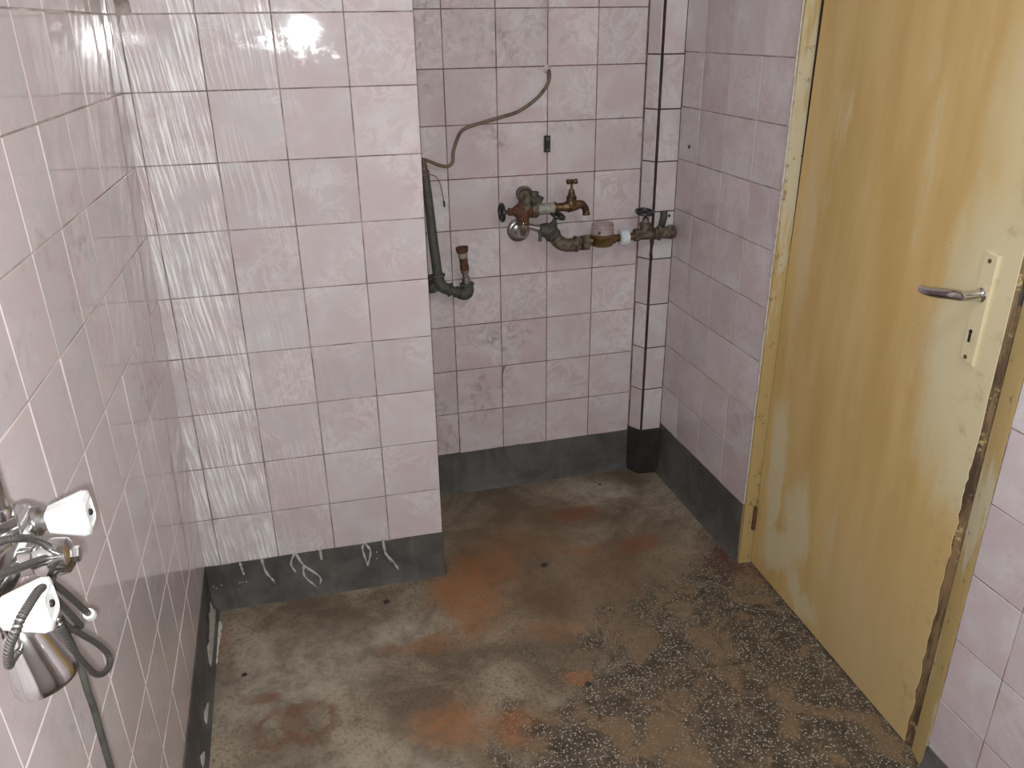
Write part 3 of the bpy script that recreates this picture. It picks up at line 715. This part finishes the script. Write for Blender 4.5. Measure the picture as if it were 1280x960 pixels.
tp.lathe((0.487, YT, 0.955), (0, 0, 1), [(0, .006), (.004, .012), (.012, .0150), (.022, .0135), (.027, .0115), (.028, .0125), (.036, .0125), (.037, .0105), (.046, .0080), (.056, .0065), (.058, .0035), (.076, .0032)], 16)
tap = tp.build('tap', 'brass', plumb); tap['label'] = 'aged brass bib tap with cross bar handle'
hb = MB(); hb.lathe((0.471, YT, 1.034), (1, 0, 0), [(0, .003), (.002, .0062), (.007, .0066), (.010, .0048), (.013, .0042), (.021, .0042), (.024, .0048), (.027, .0066), (.032, .0062), (.034, .003)], 14)
hb.lathe((0.488, YT, 1.028), (0, 0, 1), [(0, .004), (.003, .006), (.011, .006), (.013, .003)], 12); hb.build('tap_handle', 'brass', tap)

plumb.location.x -= 0.004
MB.RS = 1.12
MB.RS = 1.0
MB().tube([(0.7590, 0.4035, 0.850), (0.7605, 0.4030, 0.815), (0.7590, 0.4035, 0.790), (0.7625, 0.4030, 0.772), (0.7590, 0.4040, 0.740), (0.7585, 0.4045, 0.69)], lambda t: 0.0062 - 0.004 * t + 0.0016 * math.sin(t * 17), 8, 5).build('tar_smear', 'grout_black', wall_corner)['label'] = 'black sealing smear below the pipe elbow'
MB.RS = 1.12
# ------------------------------------------------------------------ grey drain pipe in the left of the recess
dr = thing('drain_pipe', 'dark grey angled pipe with rusty upright stub by projecting wall', 'pipe', (0.09, yb(0.09), 0.73))
YD = 0.390
MB().tube([(0.058, YD, 1.075), (0.065, YD, 0.98), (0.0705, YD, 0.89), (0.080, YD, 0.768)], lambda t: 0.0105 + 0.003 * t, 16, 4).build('riser', 'pipe_grey', dr)
mb = MB(); mb.lathe((0.0565, YD, 1.068), (-0.04, 0, 1), [(0, .0115), (.004, .0125), (.016, .0125), (.018, .009), (.030, .0085), (.046, .0075)], 14); mb.build('top_coupling', 'iron', dr)
mb = MB(); mb.tube([(0.0795, YD, 0.782), (0.082, YD, 0.760), (0.092, YD, 0.742), (0.108, YD, 0.733), (0.118, YD, 0.729)], 0.0155, 16, 5); mb.torus((0.080, YD, 0.778), (-.08, 0, 1), 0.0155, .004, 18, 8); mb.torus((0.114, YD, 0.731), (1, 0, -.35), 0.0155, .004, 18, 8); mb.build('elbow', 'pipe_grey', dr)
mb = MB(); mb.tube([(0.112, YD, 0.731), (0.130, YD, 0.724), (0.152, YD, 0.716)], 0.0125, 14, 3); mb.torus((0.133, YD, 0.723), (1, 0, -.35), 0.0128, .0035, 18, 8); mb.torus((0.141, YD, 0.720), (1, 0, -.35), 0.0128, .0035, 18, 8); mb.build('link_pipe', 'pipe_grey', dr)
mb = MB(); mb.tube([(0.145, YD, 0.718), (0.158, YD, 0.714), (0.167, YD, 0.720), (0.167, YD, 0.738), (0.1655, YD, 0.748)], 0.0165, 16, 5); mb.torus((0.1655, YD, 0.744), (-.05, 0, 1), 0.0165, .004, 18, 8); mb.build('elbow', 'pipe_grey', dr)
mb = MB(); mb.lathe((0.165, YD, 0.745), (-0.09, 0, 1), [(0, .0125), (.022, .0115), (.024, .009), (.034, .0088), (.036, .0115), (.046, .0115)], 16); mb.build('nipple', 'chrome_dull', dr)['label'] = 'dull metal nipple'
mb = MB(); mb.lathe((0.161, YD, 0.788), (-0.09, 0, 1), [(0, .0118), (.006, .0125), (.024, .0110), (.042, .0118)], 16); mb.build('rusty_stub', 'rust', dr)
mb = MB(); mb.lathe((0.1573, YD, 0.826), (-0.09, 0, 1), [(0, .0125), (.015, .0130)], 16); mb.build('painted_band', 'iron_green', dr)
mb = MB(); mb.lathe((0.1560, YD, 0.841), (-0.09, 0, 1), [(0, .0130), (.002, .0155), (.014, .0170), (.017, .0170), (.0172, .012), (.010, .011)], 16); mb.build('stub_collar', 'rust', dr)
MB().lathe((0.066, yb(0.06) + 0.001, 0.742), (0, -1, 0), [(0, .027), (.003, .027), (.010, .020), (.014, .013), (.05, .012)], 20).build('wall_flange', 'iron_dark', dr)

MB.RS = 1.0
# cable running out of the wall to the pipe, and a loose thin wire
def on_b(x, z, off): return (x, yb(x) - off, z)
cab = MB(); cab.tube([on_b(0.426, 1.337, -0.01), on_b(0.430, 1.335, 0.010), on_b(0.432, 1.318, 0.012), on_b(0.424, 1.295, 0.010), on_b(0.396, 1.263, 0.008), on_b(0.342, 1.229, 0.007), on_b(0.285, 1.214, 0.007), on_b(0.228, 1.201, 0.007), on_b(0.188, 1.190, 0.007), on_b(0.168, 1.176, 0.008), on_b(0.153, 1.145, 0.009), on_b(0.146, 1.122, 0.010), on_b(0.143, 1.098, 0.012), on_b(0.128, 1.088, 0.016), on_b(0.105, 1.092, 0.022), on_b(0.075, 1.106, 0.034), on_b(0.050, 1.116, 0.044), on_b(0.030, 1.120, 0.048)], 0.0048, 10, 6)
cable = cab.build('electric_cable', 'cable', None, loc=on_b(0.426, 1.337, 0)); tag(cable, 'brown bent cable sagging across the recess tiles to the pipe top', 'cable')
pl = MB(); pl.lathe(on_b(0.427, 1.339, 0), (0.1, -1, -0.3), [(0, .012), (.003, .010), (.008, .0065), (.011, .005)], 10, 3, 0.1); pl.build('plaster_plug', 'filler', cable)
thw = MB(); thw.tube([on_b(0.066, 1.072, 0.035), on_b(0.082, 1.066, 0.020), on_b(0.094, 1.059, 0.012), on_b(0.104, 1.041, 0.010), on_b(0.110, 1.010, 0.009), on_b(0.1135, 0.985, 0.009)], 0.0014, 6, 6)
tw = thw.build('thin_wire', 'iron', None, loc=on_b(0.066, 1.072, 0.035)); tag(tw, 'thin pale wire curling down from the grey pipe', 'wire')
MB().tube([on_b(0.1132, 0.990, 0.009), on_b(0.1142, 0.972, 0.009)], 0.0026, 8, 1).build('wire_tip', 'black', tw)
# small black terminal block hanging on the tiles
tb = MB(); x0 = 0.427; y0 = yb(x0); tb.prism([(x0 - 0.0085, y0 + 0.001), (x0 - 0.0085, y0 - 0.012), (x0 - 0.005, y0 - 0.015), (x0 + 0.006, y0 - 0.015), (x0 + 0.0085, y0 - 0.012), (x0 + 0.0085, y0 + 0.001)], 1.112, 1.158)
term = tb.build('terminal_block', 'black', None, smooth_angle=20, loc=(x0, y0, 1.112)); tag(term, 'small black terminal block on the recess tiles under the cable', 'terminal block')
for z in (1.150, 1.119): MB().lathe((x0, y0 - 0.0148, z), (0, -1, 0), [(0, .0042), (.001, .0042), (.0014, .002)], 10).build('screw', 'iron', term)
# drilled hole on the right wall
hx = xr(0.336); hl = MB(); hl.lathe((hx - 0.0018, 0.336, 1.121), (1, 0, 0), [(0, .0048), (.0003, .0060), (.003, .006)], 12)
wp = hl.build('wall_plug', 'black', None, loc=(hx, 0.336, 1.121)); tag(wp, 'small dark wall plug in right wall tile', 'wall plug')
hl = MB(); hl.lathe((0.813, 0.4035, 0.906), (0, -1, 0), [(0, .0045), (.0008, .0045), (.0012, .002)], 10)
tag(hl.build('wall_plug', 'black', None, loc=(0.813, 0.404, 0.906)), 'dark plug hole in the corner boxing above the pipe elbow', 'wall plug')

# ------------------------------------------------------------------ shower mixer on the left wall
YN, YF, ZM, XB = -1.292, -1.142, 1.000, -0.578
mx = thing('shower_mixer', 'chrome wall mixer with two white faceted handles', 'mixer tap', (wl(-1.22, ZM).x, -1.217, ZM))
mb = MB(); mb.lathe((XB, YN - 0.022, ZM), (0, 1, 0), [(0, .012), (.003, .016), (.020, .0185), (.040, .0175), (.075, .022), (.105, .022), (.140, .0175), (.170, .0185), (.188, .016), (.192, .012)], 22)
body = mb.build('body', 'chrome', mx)
for y in (YN, YF):
    w = wl(y, ZM).x
    MB().lathe((w - 0.001, y, ZM), (1, 0, 0), [(0, .030), (.003, .030), (.008, .024), (.012, .015), (.045, .014)], 24).build('wall_rose', 'chrome', mx)
    mb = MB(); mb.lathe((XB + 0.012, y, ZM), (1, 0, 0), [(0, .0155), (.006, .0155), (.010, .011), (.026, .010)], 18); stem = mb.build('valve_stem', 'chrome_dull', mx)
    # faceted white handle, wide end away from the wall
    hb = MB(); hb.lathe((-0.553, y, ZM), (1, 0.03, 0.05), [(0, .0105), (.002, .0135), (.012, .0165), (.034, .0225), (.039, .0215), (.041, .0150), (.0395, .012)], 32, 4, 0.10)
    h = hb.build('handle', 'white', mx, smooth_angle=28); h['label'] = 'white faceted plastic handle'
    MB().lathe((-0.5135, y + 0.001, ZM + 0.002), (1, 0.03, 0.05), [(0, .0035), (.002, .0035), (.003, .002)], 12).build('marker', 'black', h)
mb = MB(); mb.lathe((XB + 0.012, -1.213, ZM - 0.002), (1, 0.05, 0.0), [(0, .014), (.018, .013), (.022, .017), (.038, .0185), (.048, .017), (.052, .011)], 18); dv = mb.build('diverter', 'chrome', mx)
nut(mb2 := MB(), (XB + 0.064, -1.211, ZM - 0.002), (1, 0.05, 0), 0.006, 0.008); mb2.build('diverter_button', 'chrome_dull', dv)
MB().tube([(XB + 0.004, -1.195, ZM + 0.012), (XB + 0.004, -1.195, 1.25), (XB + 0.008, -1.195, 1.55), (XB + 0.012, -1.195, 1.85)], 0.0115, 16, 3).build('riser_pipe', 'chrome_dull', mx)
mb = MB(); nut(mb, (XB + 0.004, -1.195, ZM + 0.018), (0, 0, 1), 0.022, 0.0165); mb.lathe((XB + 0.004, -1.195, ZM + 0.040), (0, 0, 1), [(0, .014), (.006, .0145), (.010, .0125)], 16); mb.build('riser_nut', 'chrome', mx)
mb = MB(); wq = wl(-1.195, 1.84); mb.lathe((wq.x, wq.y, 1.84), (1, 0, 0), [(0, .022), (.004, .022), (.008, .009), (XB + 0.012 - wq.x, .008)], 16); mb.build('riser_bracket', 'chrome', mx)

# ------------------------------------------------------------------ hand shower hung under the near handle
hs = thing('hand_shower', 'chrome hand shower tangled in its ribbed hose below the mixer', 'shower head', (-0.53, -1.30, 0.95))
ax = Vector((0.22, -0.10, -1)).normalized()
mb = MB(); mb.lathe((-0.548, -1.285, 0.985), ax, [(0, .011), (.006, .0150), (.014, .0185), (.030, .0215), (.046, .0240), (.056, .0262), (.064, .0268), (.068, .0255), (.069, .0225), (.062, .020)], 26)
mb.build('head', 'chrome', hs)
MB().lathe(Vector((-0.548, -1.285, 0.985)) + ax * 0.0595, ax, [(0, .0205), (.003, .019), (.004, .012)], 22).build('face_plate', 'chrome_dull', hs)
hose = MB(); HR = 0.0036
def hp(*q): return [Vector(p) for p in q]
# long hose: round the mixer body, across the near handle, loop to the right and down the wall
for pts_ in (   # round the mixer body; straight over it; across the near handle; loop to the right; two loose ends
    hp((-0.535, -1.316, 1.081), (-0.53, -1.3, 1.076), (-0.525, -1.288, 1.069), (-0.525, -1.264, 1.053), (-0.528, -1.235, 1.03), (-0.532, -1.212, 1.007), (-0.538, -1.192, 0.982), (-0.543, -1.179, 0.963)),
    hp((-0.525, -1.354, 1.076), (-0.522, -1.335, 1.067), (-0.52, -1.311, 1.055), (-0.525, -1.267, 1.031), (-0.535, -1.214, 1.0)),
    hp((-0.545, -1.19, 0.962), (-0.53, -1.245, 0.992), (-0.507, -1.322, 1.038), (-0.495, -1.362, 1.060), (-0.493, -1.385, 1.066), (-0.494, -1.398, 1.066), (-0.497, -1.402, 1.060), (-0.504, -1.400, 1.048), (-0.508, -1.398, 1.038), (-0.516, -1.385, 1.018), (-0.53, -1.35, 0.994), (-0.55, -1.292, 0.957)),
    hp((-0.56, -1.168, 0.925), (-0.54, -1.224, 0.945), (-0.53, -1.245, 0.948), (-0.53, -1.238, 0.923), (-0.532, -1.222, 0.89), (-0.536, -1.197, 0.854), (-0.54, -1.168, 0.817), (-0.543, -1.138, 0.791), (-0.546, -1.108, 0.774), (-0.549, -1.089, 0.772), (-0.551, -1.094, 0.789), (-0.553, -1.108, 0.812), (-0.555, -1.125, 0.835), (-0.556, -1.143, 0.858), (-0.558, -1.158, 0.878), (-0.56, -1.163, 0.896)),
    hp((-0.55, -1.192, 0.964), (-0.545, -1.194, 0.958), (-0.548, -1.166, 0.927), (-0.55, -1.138, 0.892), (-0.553, -1.112, 0.861), (-0.554, -1.101, 0.848)),
    hp((-0.55, -1.192, 0.951), (-0.545, -1.201, 0.947), (-0.548, -1.179, 0.919), (-0.55, -1.158, 0.89), (-0.552, -1.14, 0.865), (-0.556, -1.127, 0.852), (-0.565, -1.114, 0.842))):
    hose.tube(pts_, HR, 10, 6, 0.0009, 0.0034)
hose.build('hose', 'hose', hs)['label'] = 'ribbed metal shower hose in loops'
MB().lathe((-0.554, -1.102, 0.849), (-0.05, 0.55, -0.65), [(0, .006), (.004, .0068), (.011, .0068), (.013, .004)], 12).build('hose_end', 'white', hs)
MB().tube(hp((-0.565, -1.15, 0.875), (-0.56, -1.153, 0.848), (-0.558, -1.154, 0.834), (-0.558, -1.152, 0.809), (-0.558, -1.152, 0.78), (-0.56, -1.144, 0.75), (-0.562, -1.14, 0.697), (-0.565, -1.132, 0.641), (-0.57, -1.119, 0.575), (-0.578, -1.11, 0.46), (-0.588, -1.115, 0.33)), 0.0040, 10, 5).build('hose_tail', 'pipe_grey', hs)['label'] = 'smooth grey tail hanging down the wall'

# ------------------------------------------------------------------ grit on the floor
for k, (x, y, s, lab) in enumerate(((0.288, -0.035, 0.011, 'dark grit crumb behind the orange rust patch'), (0.263, -0.515, 0.0085, 'black grit crumb at the edge of the terrazzo chips'),
                                    (-0.545, -0.275, 0.0075, 'black grit crumb beside the left skirting'), (-0.178, -0.085, 0.010, 'dark grit crumb in front of the projecting skirting'),
                                    (0.60, 0.36, 0.006, 'tiny dark crumb near the back skirting'))):
    rg = random.Random(k); v = []; f = []
    for i in range(4):
        ph = i / 3 * PI * 0.5
        for j in range(7):
            a = 2 * PI * j / 7; q = s * math.cos(ph) * rg.uniform(0.7, 1.1) + 0.0004
            v.append((x + q * math.cos(a), y + q * math.sin(a) * 0.8, s * 0.7 * math.sin(ph) * rg.uniform(0.8, 1.1)))
    for i in range(3):
        for j in range(7): f.append((i * 7 + j, i * 7 + (j + 1) % 7, i * 7 + 7 + (j + 1) % 7, i * 7 + 7 + j))
    f.append(tuple(range(7))); f.append(tuple(range(21, 28)))
    tag(MB().add(v, f).build('grit_crumb', 'pebble', None, loc=(x, y, 0)), lab, 'debris')
